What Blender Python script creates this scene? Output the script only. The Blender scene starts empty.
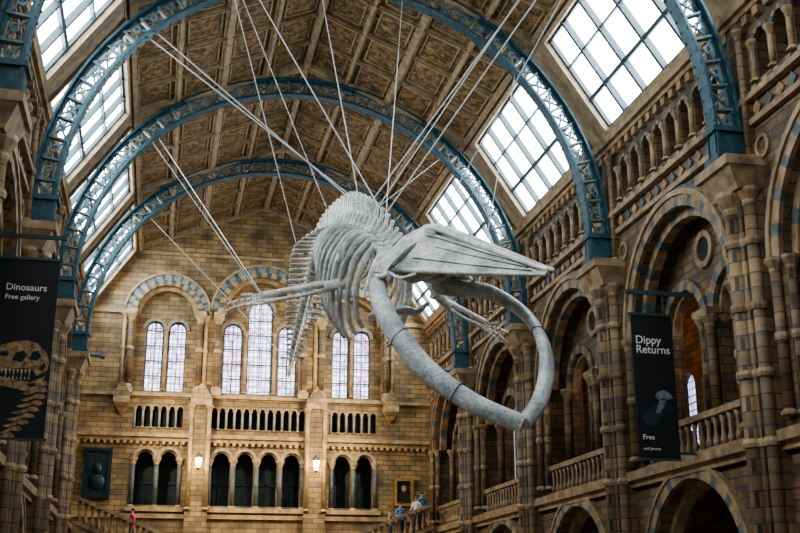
import bpy, math, random
from mathutils import Vector, Matrix
random.seed(4)
pi=math.pi
XC=4.45; FL=-1.6; YE=54.0; HW=8.55
sc=bpy.context.scene
try:
    sc.view_settings.look='AgX - Medium High Contrast'
    sc.view_settings.exposure=0.15
except Exception: pass

# ---------------------------------------------------------------- materials
def newmat(name):
    m=bpy.data.materials.new(name); m.use_nodes=True
    nt=m.node_tree; b=nt.nodes['Principled BSDF']
    return m,nt,b
def N(nt,t,**k):
    n=nt.nodes.new(t)
    for a,v in k.items(): setattr(n,a,v)
    return n
def ramp(nt,fac,stops,interp='LINEAR'):
    r=nt.nodes.new('ShaderNodeValToRGB'); cr=r.color_ramp; cr.interpolation=interp
    while len(cr.elements)<len(stops): cr.elements.new(0.5)
    for e,(p,c) in zip(cr.elements,stops):
        e.position=p; e.color=(c[0],c[1],c[2],1)
    nt.links.new(fac,r.inputs[0]); return r.outputs[0]
def mix(nt,fac,a,b,mode='MIX'):
    n=nt.nodes.new('ShaderNodeMixRGB'); n.blend_type=mode
    for i,v in ((0,fac),(1,a),(2,b)):
        if hasattr(v,'links') or hasattr(v,'is_linked'): nt.links.new(v,n.inputs[i])
        else: n.inputs[i].default_value=v if i==0 else (v[0],v[1],v[2],1)
    return n.outputs[0]
def simple(name,col,rough=0.6,metal=0.0,var=0.25,scale=6.0,bump=0.0,emit=None,es=0):
    m,nt,b=newmat(name)
    tc=N(nt,'ShaderNodeTexCoord'); no=N(nt,'ShaderNodeTexNoise'); no.inputs['Scale'].default_value=scale; no.inputs['Detail'].default_value=5
    nt.links.new(tc.outputs['Object'],no.inputs['Vector'])
    lo=[c*(1-var) for c in col]; hi=[min(1,c*(1+var)) for c in col]
    c=ramp(nt,no.outputs['Fac'],[(0.3,lo),(0.7,hi)])
    nt.links.new(c,b.inputs['Base Color'])
    b.inputs['Roughness'].default_value=rough; b.inputs['Metallic'].default_value=metal
    if bump:
        bp=N(nt,'ShaderNodeBump'); bp.inputs['Strength'].default_value=bump; bp.inputs['Distance'].default_value=0.05
        nt.links.new(no.outputs['Fac'],bp.inputs['Height']); nt.links.new(bp.outputs[0],b.inputs['Normal'])
    if emit:
        b.inputs['Emission Color'].default_value=(*emit,1); b.inputs['Emission Strength'].default_value=es
    return m
def stone(name,c1,c2,mort,band,bandamt=0.8,period=1.5,bw=0.55,rh=0.24):
    m,nt,b=newmat(name)
    tc=N(nt,'ShaderNodeTexCoord'); sp=N(nt,'ShaderNodeSeparateXYZ'); nt.links.new(tc.outputs['Object'],sp.inputs[0])
    ad=N(nt,'ShaderNodeMath',operation='ADD'); nt.links.new(sp.outputs[0],ad.inputs[0]); nt.links.new(sp.outputs[1],ad.inputs[1])
    cb=N(nt,'ShaderNodeCombineXYZ'); nt.links.new(ad.outputs[0],cb.inputs[0]); nt.links.new(sp.outputs[2],cb.inputs[1])
    br=N(nt,'ShaderNodeTexBrick'); nt.links.new(cb.outputs[0],br.inputs['Vector'])
    br.inputs['Scale'].default_value=1; br.inputs['Brick Width'].default_value=bw; br.inputs['Row Height'].default_value=rh
    br.inputs['Mortar Size'].default_value=0.014; br.inputs['Bias'].default_value=-0.1
    br.inputs['Color1'].default_value=(*c1,1); br.inputs['Color2'].default_value=(*c2,1); br.inputs['Mortar'].default_value=(*mort,1)
    dv=N(nt,'ShaderNodeMath',operation='DIVIDE'); nt.links.new(sp.outputs[2],dv.inputs[0]); dv.inputs[1].default_value=period
    fr=N(nt,'ShaderNodeMath',operation='FRACT'); nt.links.new(dv.outputs[0],fr.inputs[0])
    bm=ramp(nt,fr.outputs[0],[(0,(0,0,0)),(0.68,(bandamt,)*3),(0.80,(0,0,0)),(0.9,(bandamt*.6,)*3),(0.94,(0,0,0))],'CONSTANT')
    c=mix(nt,bm,br.outputs['Color'],band)
    no=N(nt,'ShaderNodeTexNoise'); no.inputs['Scale'].default_value=1.3; no.inputs['Detail'].default_value=8; nt.links.new(tc.outputs['Object'],no.inputs['Vector'])
    st=ramp(nt,no.outputs['Fac'],[(0.3,(0.48,0.47,0.48)),(0.65,(1.2,1.13,1.02))])
    c=mix(nt,1.0,c,st,'MULTIPLY')
    nt.links.new(c,b.inputs['Base Color']); b.inputs['Roughness'].default_value=0.6
    bp=N(nt,'ShaderNodeBump'); bp.inputs['Strength'].default_value=0.6; bp.inputs['Distance'].default_value=0.03; bp.invert=True
    nt.links.new(br.outputs['Fac'],bp.inputs['Height']); nt.links.new(bp.outputs[0],b.inputs['Normal'])
    return m
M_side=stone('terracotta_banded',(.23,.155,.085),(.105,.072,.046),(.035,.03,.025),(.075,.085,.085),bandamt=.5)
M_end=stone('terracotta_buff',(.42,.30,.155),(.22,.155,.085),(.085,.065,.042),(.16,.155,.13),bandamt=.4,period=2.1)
M_pier=stone('pier_banded',(.27,.185,.10),(.15,.105,.062),(.045,.038,.03),(.085,.095,.095),bandamt=.5,period=1.0,bw=.5,rh=.34)
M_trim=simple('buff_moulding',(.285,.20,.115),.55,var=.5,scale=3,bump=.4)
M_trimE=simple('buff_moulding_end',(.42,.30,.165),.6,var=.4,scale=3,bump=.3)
M_blueSt=simple('blue_grey_terracotta',(.10,.12,.12),.6,var=.4,scale=4,bump=.3)
M_voussE=simple('pale_blue_voussoir',(.27,.29,.27),.65,var=.35,scale=4,bump=.3)
M_iron=simple('blue_painted_iron',(.035,.095,.125),.4,.15,var=.35,scale=5)
M_ironL=simple('blue_lattice_iron',(.12,.20,.225),.45,.1,var=.3,scale=8)
M_cream=simple('cream_moulding',(.36,.28,.175),.6,var=.35,scale=4,bump=.3)
M_bar=simple('glazing_bar',(.04,.07,.09),.5,var=.2)
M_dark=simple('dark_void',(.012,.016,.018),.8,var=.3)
M_teal=simple('dark_teal_door',(.015,.04,.05),.35,var=.5,scale=2)
def bonemat(name,lo,mid,hi):
    m,nt,b=newmat(name)
    tc=N(nt,'ShaderNodeTexCoord'); no=N(nt,'ShaderNodeTexNoise'); no.inputs['Scale'].default_value=1.6; no.inputs['Detail'].default_value=9; no.inputs['Roughness'].default_value=.65
    n2=N(nt,'ShaderNodeTexNoise'); n2.inputs['Scale'].default_value=14; n2.inputs['Detail'].default_value=6
    nt.links.new(tc.outputs['Object'],no.inputs['Vector']); nt.links.new(tc.outputs['Object'],n2.inputs['Vector'])
    c=ramp(nt,no.outputs['Fac'],[(.36,lo),(.5,mid),(.62,hi)])
    d=ramp(nt,n2.outputs['Fac'],[(.35,(.7,.72,.74)),(.6,(1.08,1.07,1.05))])
    nt.links.new(mix(nt,1,c,d,'MULTIPLY'),b.inputs['Base Color']); b.inputs['Roughness'].default_value=.42
    bp=N(nt,'ShaderNodeBump'); bp.inputs['Strength'].default_value=.5; bp.inputs['Distance'].default_value=.05
    ad=N(nt,'ShaderNodeMath',operation='ADD'); nt.links.new(no.outputs['Fac'],ad.inputs[0]); nt.links.new(n2.outputs['Fac'],ad.inputs[1])
    nt.links.new(ad.outputs[0],bp.inputs['Height']); nt.links.new(bp.outputs[0],b.inputs['Normal'])
    return m
M_bone=bonemat('whale_bone',(.36,.36,.34),(.60,.60,.57),(.84,.82,.77))
M_jaw=bonemat('whale_jaw_bone',(.23,.26,.275),(.38,.415,.42),(.56,.585,.58))
M_ribm=bonemat('whale_rib_bone',(.22,.225,.22),(.40,.405,.39),(.60,.59,.56))
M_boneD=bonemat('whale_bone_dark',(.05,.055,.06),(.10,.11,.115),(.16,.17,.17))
M_wire=simple('steel_wire',(.62,.65,.66),.4,.2,var=.05)
M_floor,nt,b=newmat('mosaic_floor')
tc=N(nt,'ShaderNodeTexCoord'); ck=N(nt,'ShaderNodeTexChecker'); ck.inputs['Scale'].default_value=1.2
ck.inputs['Color1'].default_value=(.30,.26,.20,1); ck.inputs['Color2'].default_value=(.17,.14,.12,1)
nt.links.new(tc.outputs['Object'],ck.inputs['Vector']); nt.links.new(ck.outputs['Color'],b.inputs['Base Color']); b.inputs['Roughness'].default_value=.35
M_panel,nt,b=newmat('painted_ceiling_panel')
tc=N(nt,'ShaderNodeTexCoord'); vo=N(nt,'ShaderNodeTexVoronoi'); vo.inputs['Scale'].default_value=2.8
no=N(nt,'ShaderNodeTexNoise'); no.inputs['Scale'].default_value=5; no.inputs['Detail'].default_value=4
nt.links.new(tc.outputs['Object'],vo.inputs['Vector']); nt.links.new(tc.outputs['Object'],no.inputs['Vector'])
c1=ramp(nt,vo.outputs['Distance'],[(.1,(.42,.29,.14)),(.2,(.11,.12,.07)),(.34,(.30,.20,.10)),(.5,(.13,.095,.055)),(.7,(.22,.15,.08))])
c2=ramp(nt,no.outputs['Fac'],[(.42,(.5,.5,.46)),(.58,(1.45,1.3,1.05))])
nt.links.new(mix(nt,1.0,c1,c2,'MULTIPLY'),b.inputs['Base Color']); b.inputs['Roughness'].default_value=.7
def glass(name,col,es,lead=False):
    m,nt,b=newmat(name); tc=N(nt,'ShaderNodeTexCoord')
    no=N(nt,'ShaderNodeTexNoise'); no.inputs['Scale'].default_value=.8 if not lead else 3; no.inputs['Detail'].default_value=4
    nt.links.new(tc.outputs['Object'],no.inputs['Vector'])
    c=ramp(nt,no.outputs['Fac'],[(.3,[x*.75 for x in col]),(.6,col)])
    if lead:
        sp=N(nt,'ShaderNodeSeparateXYZ'); nt.links.new(tc.outputs['Object'],sp.inputs[0])
        ad=N(nt,'ShaderNodeMath',operation='ADD'); nt.links.new(sp.outputs[0],ad.inputs[0]); nt.links.new(sp.outputs[1],ad.inputs[1])
        cb=N(nt,'ShaderNodeCombineXYZ'); nt.links.new(ad.outputs[0],cb.inputs[0]); nt.links.new(sp.outputs[2],cb.inputs[1])
        br=N(nt,'ShaderNodeTexBrick'); nt.links.new(cb.outputs[0],br.inputs['Vector'])
        br.offset=0; br.inputs['Scale'].default_value=1; br.inputs['Brick Width'].default_value=.21; br.inputs['Row Height'].default_value=.25
        br.inputs['Mortar Size'].default_value=.022
        br.inputs['Color1'].default_value=(.95,.97,1,1); br.inputs['Color2'].default_value=(.60,.72,.95,1); br.inputs['Mortar'].default_value=(.06,.07,.16,1)
        c=mix(nt,1,c,br.outputs['Color'],'MULTIPLY')
        vo=N(nt,'ShaderNodeTexVoronoi',feature='DISTANCE_TO_EDGE'); vo.inputs['Scale'].default_value=1.7; nt.links.new(cb.outputs[0],vo.inputs['Vector'])
        d=ramp(nt,vo.outputs['Distance'],[(.0,(.45,.08,.20)),(.05,(.78,.35,.5)),(.09,(1,.98,1))])
        c=mix(nt,.85,c,d,'MULTIPLY')
    nt.links.new(c,b.inputs['Emission Color']); b.inputs['Emission Strength'].default_value=es
    b.inputs['Base Color'].default_value=(.3,.34,.36,1); b.inputs['Roughness'].default_value=.4
    return m
M_sky=glass('frosted_skylight_glass',(.88,.96,1.0),13.5)
M_stain=glass('leaded_glass',(.92,.95,1.0),3.2,lead=True)
M_gwin=glass('gallery_glass',(.6,.8,1.0),2.0,lead=True)
M_black=simple('banner_black',(.010,.013,.016),.6,var=.2)
M_white=simple('print_white',(.75,.77,.77),.6,var=.05)
M_skullp=simple('print_skull',(.30,.20,.11),.7,var=.8,scale=9)
M_tooth=simple('print_tooth',(.5,.42,.3),.7,var=.3)
M_gold=simple('gilt_frame',(.5,.33,.1),.4,.4,var=.3)
M_bronze=simple('bronze_relief',(.03,.055,.065),.45,.3,var=.4)
M_lamp=simple('lantern_glass',(.9,.7,.4),.4,emit=(1,.66,.3),es=14)
M_orange=simple('amber_lamp',(.9,.4,.1),.4,emit=(1,.35,.05),es=9)

# ---------------------------------------------------------------- mesh builder
class B:
    def __init__(s,T=None): s.v=[];s.f=[];s.m=[];s.sm=[];s.mats=[];s.T=T
    def mi(s,m):
        if m not in s.mats: s.mats.append(m)
        return s.mats.index(m)
    def add(s,vs,fs,m,smooth=False,raw=False):
        o=len(s.v)
        s.v+= [tuple(p) if (raw or s.T is None) else s.T(*p) for p in vs]
        k=s.mi(m)
        for f in fs: s.f.append(tuple(i+o for i in f)); s.m.append(k); s.sm.append(smooth)
    def hex(s,p,m,raw=False): s.add(p,[(0,3,2,1),(4,5,6,7),(0,1,5,4),(1,2,6,5),(2,3,7,6),(3,0,4,7)],m,raw=raw)
    def box(s,a0,a1,b0,b1,c0,c1,m):
        s.hex([(a0,b0,c0),(a1,b0,c0),(a1,b1,c0),(a0,b1,c0),(a0,b0,c1),(a1,b0,c1),(a1,b1,c1),(a0,b1,c1)],m)
    def prism(s,ua,ub,la,lb,ha,hb,w0,w1,m):
        s.hex([(ua,w0,la),(ub,w0,lb),(ub,w0,hb),(ua,w0,ha),(ua,w1,la),(ub,w1,lb),(ub,w1,hb),(ua,w1,ha)],m)
    def cell(s,u0,u1,z0,z1,holes,w0,w1,m,n=14):
        top=z1 if callable(z1) else (lambda u:z1)
        cur=u0
        for (uc,r,zb,zs) in sorted(holes):
            if uc-r>cur+1e-4: s.prism(cur,uc-r,z0,z0,top(cur),top(uc-r),w0,w1,m)
            if zb>z0+1e-4: s.prism(uc-r,uc+r,z0,z0,zb,zb,w0,w1,m)
            for i in range(n):
                a=pi-pi*i/n; c=pi-pi*(i+1)/n
                ua=uc+r*math.cos(a); ub=uc+r*math.cos(c)
                s.prism(ua,ub,zs+r*math.sin(a),zs+r*math.sin(c),top(ua),top(ub),w0,w1,m)
            cur=uc+r
        if u1>cur+1e-4: s.prism(cur,u1,z0,z0,top(cur),top(u1),w0,w1,m)
    def ring(s,uc,zc,r0,r1,w0,w1,ms,n=17,a0=0,a1=pi):
        for i in range(n):
            a=a0+(a1-a0)*i/n; c=a0+(a1-a0)*(i+1)/n
            P=lambda r,t,w:(uc+r*math.cos(t),w,zc+r*math.sin(t))
            s.hex([P(r0,a,w0),P(r0,c,w0),P(r1,c,w0),P(r1,a,w0),P(r0,a,w1),P(r0,c,w1),P(r1,c,w1),P(r1,a,w1)],ms[i%len(ms)])
    def lathe(s,u,w,prof,m,n=10,smooth=True):
        vs=[];fs=[]
        for (r,z) in prof:
            for i in range(n):
                a=2*pi*i/n; vs.append((u+r*math.cos(a),w+r*math.sin(a),z))
        for j in range(len(prof)-1):
            for i in range(n):
                k=(i+1)%n; fs.append((j*n+i,j*n+k,(j+1)*n+k,(j+1)*n+i))
        fs.append(tuple(range(n))[::-1]); fs.append(tuple(range((len(prof)-1)*n,len(prof)*n)))
        s.add(vs,fs,m,smooth)
    def column(s,u,w,z0,z1,r,m,mc,n=10,rings=()):
        s.lathe(u,w,[(r*1.6,z0),(r*1.6,z0+r*.5),(r*1.15,z0+r*1.0)],mc,n,False)
        s.lathe(u,w,[(r,z0+r),(r,z1-r*2.6)],m,n)
        s.lathe(u,w,[(r*1.05,z1-r*2.8),(r*1.2,z1-r*2.4),(r*1.15,z1-r*2.0),(r*1.9,z1-r*.6),(r*1.9,z1)],mc,n,False)
        for z in rings: s.lathe(u,w,[(r*1.25,z-.09),(r*1.4,z),(r*1.25,z+.09)],mc,n,False)
    def loft(s,rings,m,caps=True,smooth=True):
        n=len(rings[0]); vs=[p for r in rings for p in r]; fs=[]
        for j in range(len(rings)-1):
            for i in range(n):
                k=(i+1)%n; fs.append((j*n+i,j*n+k,(j+1)*n+k,(j+1)*n+i))
        s.add(vs,fs,m,smooth,raw=True)
        if caps:
            s.add(rings[0],[tuple(range(n))[::-1]],m,False,raw=True); s.add(rings[-1],[tuple(range(n))],m,False,raw=True)
    def tube(s,pts,rad,m,up=Vector((0,0,1)),n=8):
        pts=[Vector(p) for p in pts]; rings=[]; L=len(pts)
        for i,p in enumerate(pts):
            t=(pts[min(i+1,L-1)]-pts[max(i-1,0)]).normalized()
            sd=t.cross(up)
            if sd.length<1e-3: sd=t.cross(Vector((0,1,.01)))
            sd.normalize(); uu=sd.cross(t).normalized()
            r=rad[i] if isinstance(rad,list) else rad
            ra,rb=(r if isinstance(r,tuple) else (r,r))
            rings.append([p+sd*ra*math.cos(2*pi*k/n)+uu*rb*math.sin(2*pi*k/n) for k in range(n)])
        s.loft(rings,m)
    def build(s,name,parent=None):
        me=bpy.data.meshes.new(name); me.from_pydata(s.v,[],s.f)
        for m in s.mats: me.materials.append(m)
        me.polygons.foreach_set('material_index',s.m); me.polygons.foreach_set('use_smooth',s.sm)
        me.update(); o=bpy.data.objects.new(name,me); sc.collection.objects.link(o)
        if parent: o.parent=parent
        return o
def empty(name,loc=(0,0,0)):
    e=bpy.data.objects.new(name,None); e.location=loc; e.empty_display_size=.3; sc.collection.objects.link(e); return e
def catmull(P,n):
    P=[Vector(p) for p in P]; P=[P[0]*2-P[1]]+P+[P[-1]*2-P[-2]]; out=[]
    for i in range(1,len(P)-2):
        for k in range(n):
            t=k/n; a,b_,c,d=P[i-1],P[i],P[i+1],P[i+2]
            out.append(.5*((2*b_)+(c-a)*t+(2*a-5*b_+4*c-d)*t*t+(3*b_-a-3*c+d)*t**3))
    out.append(P[-2]); return out

# ---------------------------------------------------------------- roof
RU,RZ,KU,KZ,EU,EZ=0,19.8,6.3,17.15,HW,13.8
def roofz(u):
    a=abs(u)
    return RZ-a*(RZ-KZ)/KU if a<=KU else KZ-(a-KU)*(KZ-EZ)/(EU-KU)
Y0=-10
def slopeP(side,plane,a,y,d):
    if plane==0: o=(RU,RZ); e=(KU,KZ)
    else: o=(KU,KZ); e=(EU,EZ)
    L=math.hypot(e[0]-o[0],e[1]-o[1]); dx=(e[0]-o[0])/L; dz=(e[1]-o[1])/L
    u=o[0]+dx*a+dz*d; z=o[1]+dz*a-dx*d
    return (XC+side*u,y,z)
LA=math.hypot(KU,RZ-KZ); LB=math.hypot(EU-KU,KZ-EZ)
def sbox(b,side,plane,a0,a1,y0,y1,d0,d1,m):
    P=lambda a,y,d:slopeP(side,plane,a,y,d)
    b.hex([P(a0,y0,d0),P(a1,y0,d0),P(a1,y1,d0),P(a0,y1,d0),P(a0,y0,d1),P(a1,y0,d1),P(a1,y1,d1),P(a0,y1,d1)],m)
ceil=B()
for s in (-1,1):
    sbox(ceil,s,0,0,LA+.05,Y0,YE,-.25,0,M_panel)
    rows=4
    for i in range(rows+1):
        a=LA*i/rows; w=.10 if i not in(0,rows,2) else .17
        sbox(ceil,s,0,max(0,a-w),a+w if i<rows else a,Y0,YE,0,.13 if i not in(0,rows) else .26,M_cream)
        sbox(ceil,s,0,max(0,a-w*.45),a+w*.45 if i<rows else a,Y0,YE,.13,.2,M_cream)
    y=Y0
    k=0
    while y<YE+.1:
        big=(k%4==0); w=.2 if big else .09
        sbox(ceil,s,0,0,LA,y-w,min(y+w,YE),0.003,.2 if big else .12,M_cream)
        if not big: sbox(ceil,s,0,0,LA,y-w*.4,y+w*.4,.12,.17,M_trim)
        y+=2; k+=1
    for k in range(32):
        for i in range(rows):
            a0=LA*i/rows+.26; a1=LA*(i+1)/rows-.26; y0=Y0+2*k+.24; y1=y0+1.52; t=.05
            for q in ((a0,a1,y0,y0+t),(a0,a1,y1-t,y1),(a0,a0+t,y0,y1),(a1-t,a1,y0,y1)):
                sbox(ceil,s,0,q[0],q[1],q[2],q[3],0.002,.045,M_cream)
panes=0
for s in (-1,1):
    for k in range(8):
        y0=Y0+8*k; ya=y0+.6; yb=y0+7.4; a0=.25; a1=LB-.2
        fr=ceil
        sbox(fr,s,1,0,a0,y0,y0+8,-.2,.12,M_cream); sbox(fr,s,1,a1,LB,y0,y0+8,-.2,.12,M_cream)
        sbox(fr,s,1,a0,a1,y0,ya,-.2,.10,M_cream); sbox(fr,s,1,a0,a1,yb,y0+8,-.2,.10,M_cream)
        t=.12
        for q in ((a0,a0+t,ya,yb),(a1-t,a1,ya,yb),(a0+t,a1-t,ya,ya+t),(a0+t,a1-t,yb-t,yb)):
            sbox(fr,s,1,*q,-.1,.2,M_cream)
        t=.2
        for q in ((a0,a0+t,ya,yb),(a1-t,a1,ya,yb),(a0+t,a1-t,ya,ya+t),(a0+t,a1-t,yb-t,yb)):
            sbox(fr,s,1,*q,-.1,.03,M_bar)
        nc=5
        for i in range(1,nc):
            yy=ya+(yb-ya)*i/nc; w=.055
            sbox(fr,s,1,a0,a1,yy-w,yy+w,-.12,.08,M_bar)
        for i in (1,2):
            aa=a0+(a1-a0)*i/3; w=.06 if i==2 else .03; sbox(fr,s,1,aa-w,aa+w,ya,yb,-.1,.05,M_bar)
        p=B(); P=lambda a,y:slopeP(s,1,a,y,-.12)
        q=[P(a0,ya),P(a1,ya),P(a1,yb),P(a0,yb)]
        if s<0: q=q[::-1]
        p.add(q,[(0,1,2,3)],M_sky); panes+=1; p.build('window_%d'%panes)
ceil.build('ceiling')

# ---------------------------------------------------------------- iron roof ribs
def iron_rib(yr):
    b=B(); zc=10.65; R1=8.42; R0=7.72; n=40
    def P(r,a,y): return (XC+r*math.cos(a),y,zc+r*math.sin(a))
    def arc(ra,rb,ya,yb,m):
        for i in range(n):
            a=pi*i/n; c=pi*(i+1)/n
            b.hex([P(ra,a,ya),P(ra,c,ya),P(rb,c,ya),P(rb,a,ya),P(ra,a,yb),P(ra,c,yb),P(rb,c,yb),P(rb,a,yb)],m)
    arc(R1-.07,R1,yr-.22,yr+.22,M_iron); arc(R0,R0+.07,yr-.22,yr+.22,M_iron)
    arc(R1-.16,R1-.07,yr-.05,yr+.05,M_iron); arc(R0+.07,R0+.16,yr-.05,yr+.05,M_iron)
    def bar(p,q,w,ya,yb):
        p=Vector(p); q=Vector(q); d=(q-p).normalized(); nn=Vector((-d.z,0,d.x))*w
        pts=[p-nn,q-nn,q+nn,p+nn]
        b.hex([(v.x,ya,v.z) for v in pts]+[(v.x,yb,v.z) for v in pts],M_ironL)
    for i in range(n):
        a=pi*i/n; c=pi*(i+1)/n; m=(a+c)/2
        bar(P(R0+.1,a,0),P(R1-.1,c,0),.026,yr-.06,yr-.01); bar(P(R0+.1,c,0),P(R1-.1,a,0),.026,yr+.01,yr+.06)
        bar(P(R0+.1,a,0),P(R1-.1,a,0),.03,yr-.10,yr+.10)
        cx,_,cz=P((R0+R1)/2,m,0)
        b.ring(cx,cz,.07,.12,yr-.09,yr-.06,[M_ironL],8,0,2*pi)
        for t in (a,m):
            x,_,z=P(R0-.012,t,0)
            for yy in (-.16,.16): b.box(x-.025,x+.025,yr+yy-.025,yr+yy+.025,z-.025,z+.025,M_ironL)
    for s in (-1,1):
        x0,x1=sorted((XC+s*R0,XC+s*R1))
        b.box(x0,x1,yr-.2,yr-.14,9.85,10.7,M_iron); b.box(x0,x1,yr+.14,yr+.2,9.85,10.7,M_iron)
        xx0,xx1=sorted((XC+s*R0,XC+s*(R0+.08))); b.box(xx0,xx1,yr-.24,yr+.24,9.85,10.7,M_iron)
        xx0,xx1=sorted((XC+s*(R0-.08),XC+s*R1)); b.box(xx0,xx1,yr-.32,yr+.32,9.85,10.05,M_iron); b.box(xx0,xx1,yr-.28,yr+.28,10.65,10.78,M_iron)
        for u in (3.0,5.2):
            z=zc+math.sqrt(R1*R1-u*u); b.box(XC+s*u-.06,XC+s*u+.06,yr-.06,yr+.06,min(z-.02,roofz(u)-.05),roofz(u)+.02,M_iron)
    b.build('iron_roof_rib')
for k in range(1,8): iron_rib(Y0+8*k)

# ---------------------------------------------------------------- side walls
def side_wall(s,name):
    global panes
    T=lambda u,w,z:(XC+s*(w+HW-8),u,z)
    b=B(T)
    AS=7.35
    for k in range(8):
        y0=Y0+8*k; yc=y0+4; y1=y0+8
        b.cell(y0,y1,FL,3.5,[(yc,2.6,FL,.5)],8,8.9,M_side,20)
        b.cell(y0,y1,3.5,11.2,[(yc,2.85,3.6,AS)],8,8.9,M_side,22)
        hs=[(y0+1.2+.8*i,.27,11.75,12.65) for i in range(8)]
        b.cell(y0,y1,11.2,13.8,hs,8,8.5,M_side,8)
        for i in range(9): b.column(y0+.8+.8*i,7.97,11.7,12.75,.085,M_trim,M_trim,6)
        for h in hs: b.ring(h[0],h[3],.27,.38,7.93,8.0,[M_trim,M_blueSt],8)
        b.cell(yc-3,yc+3,3.5,10.4,[(yc-1.38,1.05,3.6,7.35),(yc+1.38,1.05,3.6,7.35)],8.9,9.3,M_side,14)
        for o in (-1.38,1.38): b.ring(yc+o,7.35,1.05,1.33,8.78,8.9,[M_trim,M_blueSt],13); b.ring(yc+o,7.35,.93,1.05,8.95,9.2,[M_trim],13)
        b.ring(yc,9.2,.34,.52,8.8,8.9,[M_trim],14,0,2*pi)
        b.add([(yc+.33*math.cos(2*pi*i/14),8.87,9.2+.33*math.sin(2*pi*i/14)) for i in range(14)],[tuple(range(14))],M_dark)  # near-black disc painted as the unlit depth of the oculus
        for o in (-2.55,-.18,.18,2.55):
            b.column(yc+o,8.75,4.7,7.35,.13,M_pier,M_trim,8)
            b.column(yc+o,9.1,4.7,7.35,.13,M_pier,M_trim,8)
            b.box(yc+o-.2,yc+o+.2,8.55,9.3,3.5,4.7,M_side)
        b.box(yc-.42,yc+.42,8.55,9.3,7.33,7.5,M_trim)
        b.ring(yc,AS,2.85,3.15,7.88,8.0,[M_trim,M_trim,M_blueSt],37); b.ring(yc,AS,3.15,3.3,7.82,8.0,[M_trim],25)
        b.ring(yc,AS,3.3,3.42,7.92,8.0,[M_blueSt],25)
        b.ring(yc,AS,2.6,2.85,8.2,8.5,[M_trim,M_trim,M_blueSt],25)
        b.ring(yc,.5,2.6,2.9,7.88,8.0,[M_trim,M_trim,M_blueSt],31); b.ring(yc,.5,2.9,3.0,7.84,8.0,[M_trim],23)
        b.ring(yc,.5,2.4,2.6,8.3,8.6,[M_trim],23)
        for o in (-3.1,3.1):
            b.column(yc+o,7.9,3.9,AS,.12,M_pier,M_trim,8,[5.6]); b.column(yc+o*.9,8.1,3.9,AS,.11,M_pier,M_trim,8,[5.6])
            b.column(yc+o*.96,7.9,FL,.5,.14,M_pier,M_trim,8)
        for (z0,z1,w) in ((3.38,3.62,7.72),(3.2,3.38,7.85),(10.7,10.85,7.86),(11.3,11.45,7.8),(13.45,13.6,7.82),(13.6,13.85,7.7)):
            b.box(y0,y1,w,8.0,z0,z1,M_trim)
        for i in range(16):
            b.box(y0+.15+.5*i,y0+.4+.5*i,7.85,8.0,13.22,13.45,M_trim)
            b.box(y0+.1+.5*i,y0+.3+.5*i,7.88,8.0,11.45,11.6,M_trim)
            u=y0+.25+.5*i
            b.hex([(u,7.95,10.88),(u+.18,7.95,11.07),(u,7.95,11.26),(u-.18,7.95,11.07),(u,8.01,10.88),(u+.18,8.01,11.07),(u,8.01,11.26),(u-.18,8.01,11.07)],M_blueSt if i%2 else M_trim)
        for o in (-3.2,3.2):
            b.ring(yc+o,10.1,.2,.3,7.93,8.0,[M_trim],12,0,2*pi)
        b.box(yc-2.85,yc+2.85,8.05,8.3,4.5,4.66,M_trim); b.box(yc-2.85,yc+2.85,8.05,8.3,3.62,3.75,M_trim)
        for i in range(15): b.lathe(yc-2.6+.37*i,8.17,[(.07,3.75),(.09,3.9),(.05,4.05),(.05,4.3),(.09,4.5)],M_trim,6)
        b.cell(y0,y1,3.4,10.6,[(yc-.8,.55,4.9,7.2),(yc+.8,.55,4.9,7.2)],12.5,12.9,M_side,10)
        b.cell(y0,y1,FL,3.4,[],12.5,12.9,M_side)
        b.box(y0,y1,8.0,12.9,3.15,3.4,M_side); b.box(y0,y1,8.5,12.9,10.6,10.8,M_side)
        b.box(y0,y1,9.6,9.7,10.8,13.8,M_dark)  # near-black sheet, painted shade behind the small upper arches
        for i in range(8):
            a=pi*i/8; c=pi*(i+1)/8; f=lambda t,r:(10.9+r*math.cos(t),8.4+r*math.sin(t))
            pa,pb,pc,pd=f(a,1.6),f(c,1.6),f(c,2.2),f(a,2.2)
            b.hex([(y0-.3,p[0],p[1]) for p in (pa,pb,pc,pd)]+[(y0+.3,p[0],p[1]) for p in (pa,pb,pc,pd)],M_trim)
        for w in (9.3,12.5): b.box(y0-.3,y0+.3,w-.35 if w>10 else w,w if w>10 else w+.3,3.4,8.6,M_pier)
    b.build(name)
    for k in range(8):
        yc=Y0+8*k+4
        p=B(T); p.add([(yc-1.5,12.75,4.8),(yc+1.5,12.75,4.8),(yc+1.5,12.75,8),(yc-1.5,12.75,8)],[(0,1,2,3)],M_gwin)
        panes+=1; p.build('window_%d'%panes)
    for k in range(0,8):
        y=Y0+8*k
        p=B(T)
        p.box(y-.55,y+.55,7.78,8.0,FL,9.1,M_pier)
        p.box(y-.3,y+.3,7.66,7.78,FL,9.1,M_pier)
        rs=[.4,3.4,4.9,6.4,7.9]
        for (o,w,r) in ((-.44,7.7,.14),(0,7.52,.19),(.44,7.7,.14),(-.24,7.58,.08),(.24,7.58,.08)):
            p.column(y+o,w,FL,9.15,r,M_pier,M_trim,12,rs)
        for (z0,z1,g0,g1,w0,w1) in ((9.1,9.4,.6,.68,7.36,7.22),(9.4,9.62,.68,.76,7.22,7.12),(9.62,9.85,.78,.78,7.04,7.04)):
            p.hex([(y-g0,w0,z0),(y+g0,w0,z0),(y+g0,8,z0),(y-g0,8,z0),(y-g1,w1,z1),(y+g1,w1,z1),(y+g1,8,z1),(y-g1,8,z1)],M_trim)
        p.box(y-.5,y+.5,7.88,8.0,9.85,13.7,M_side)
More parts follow.
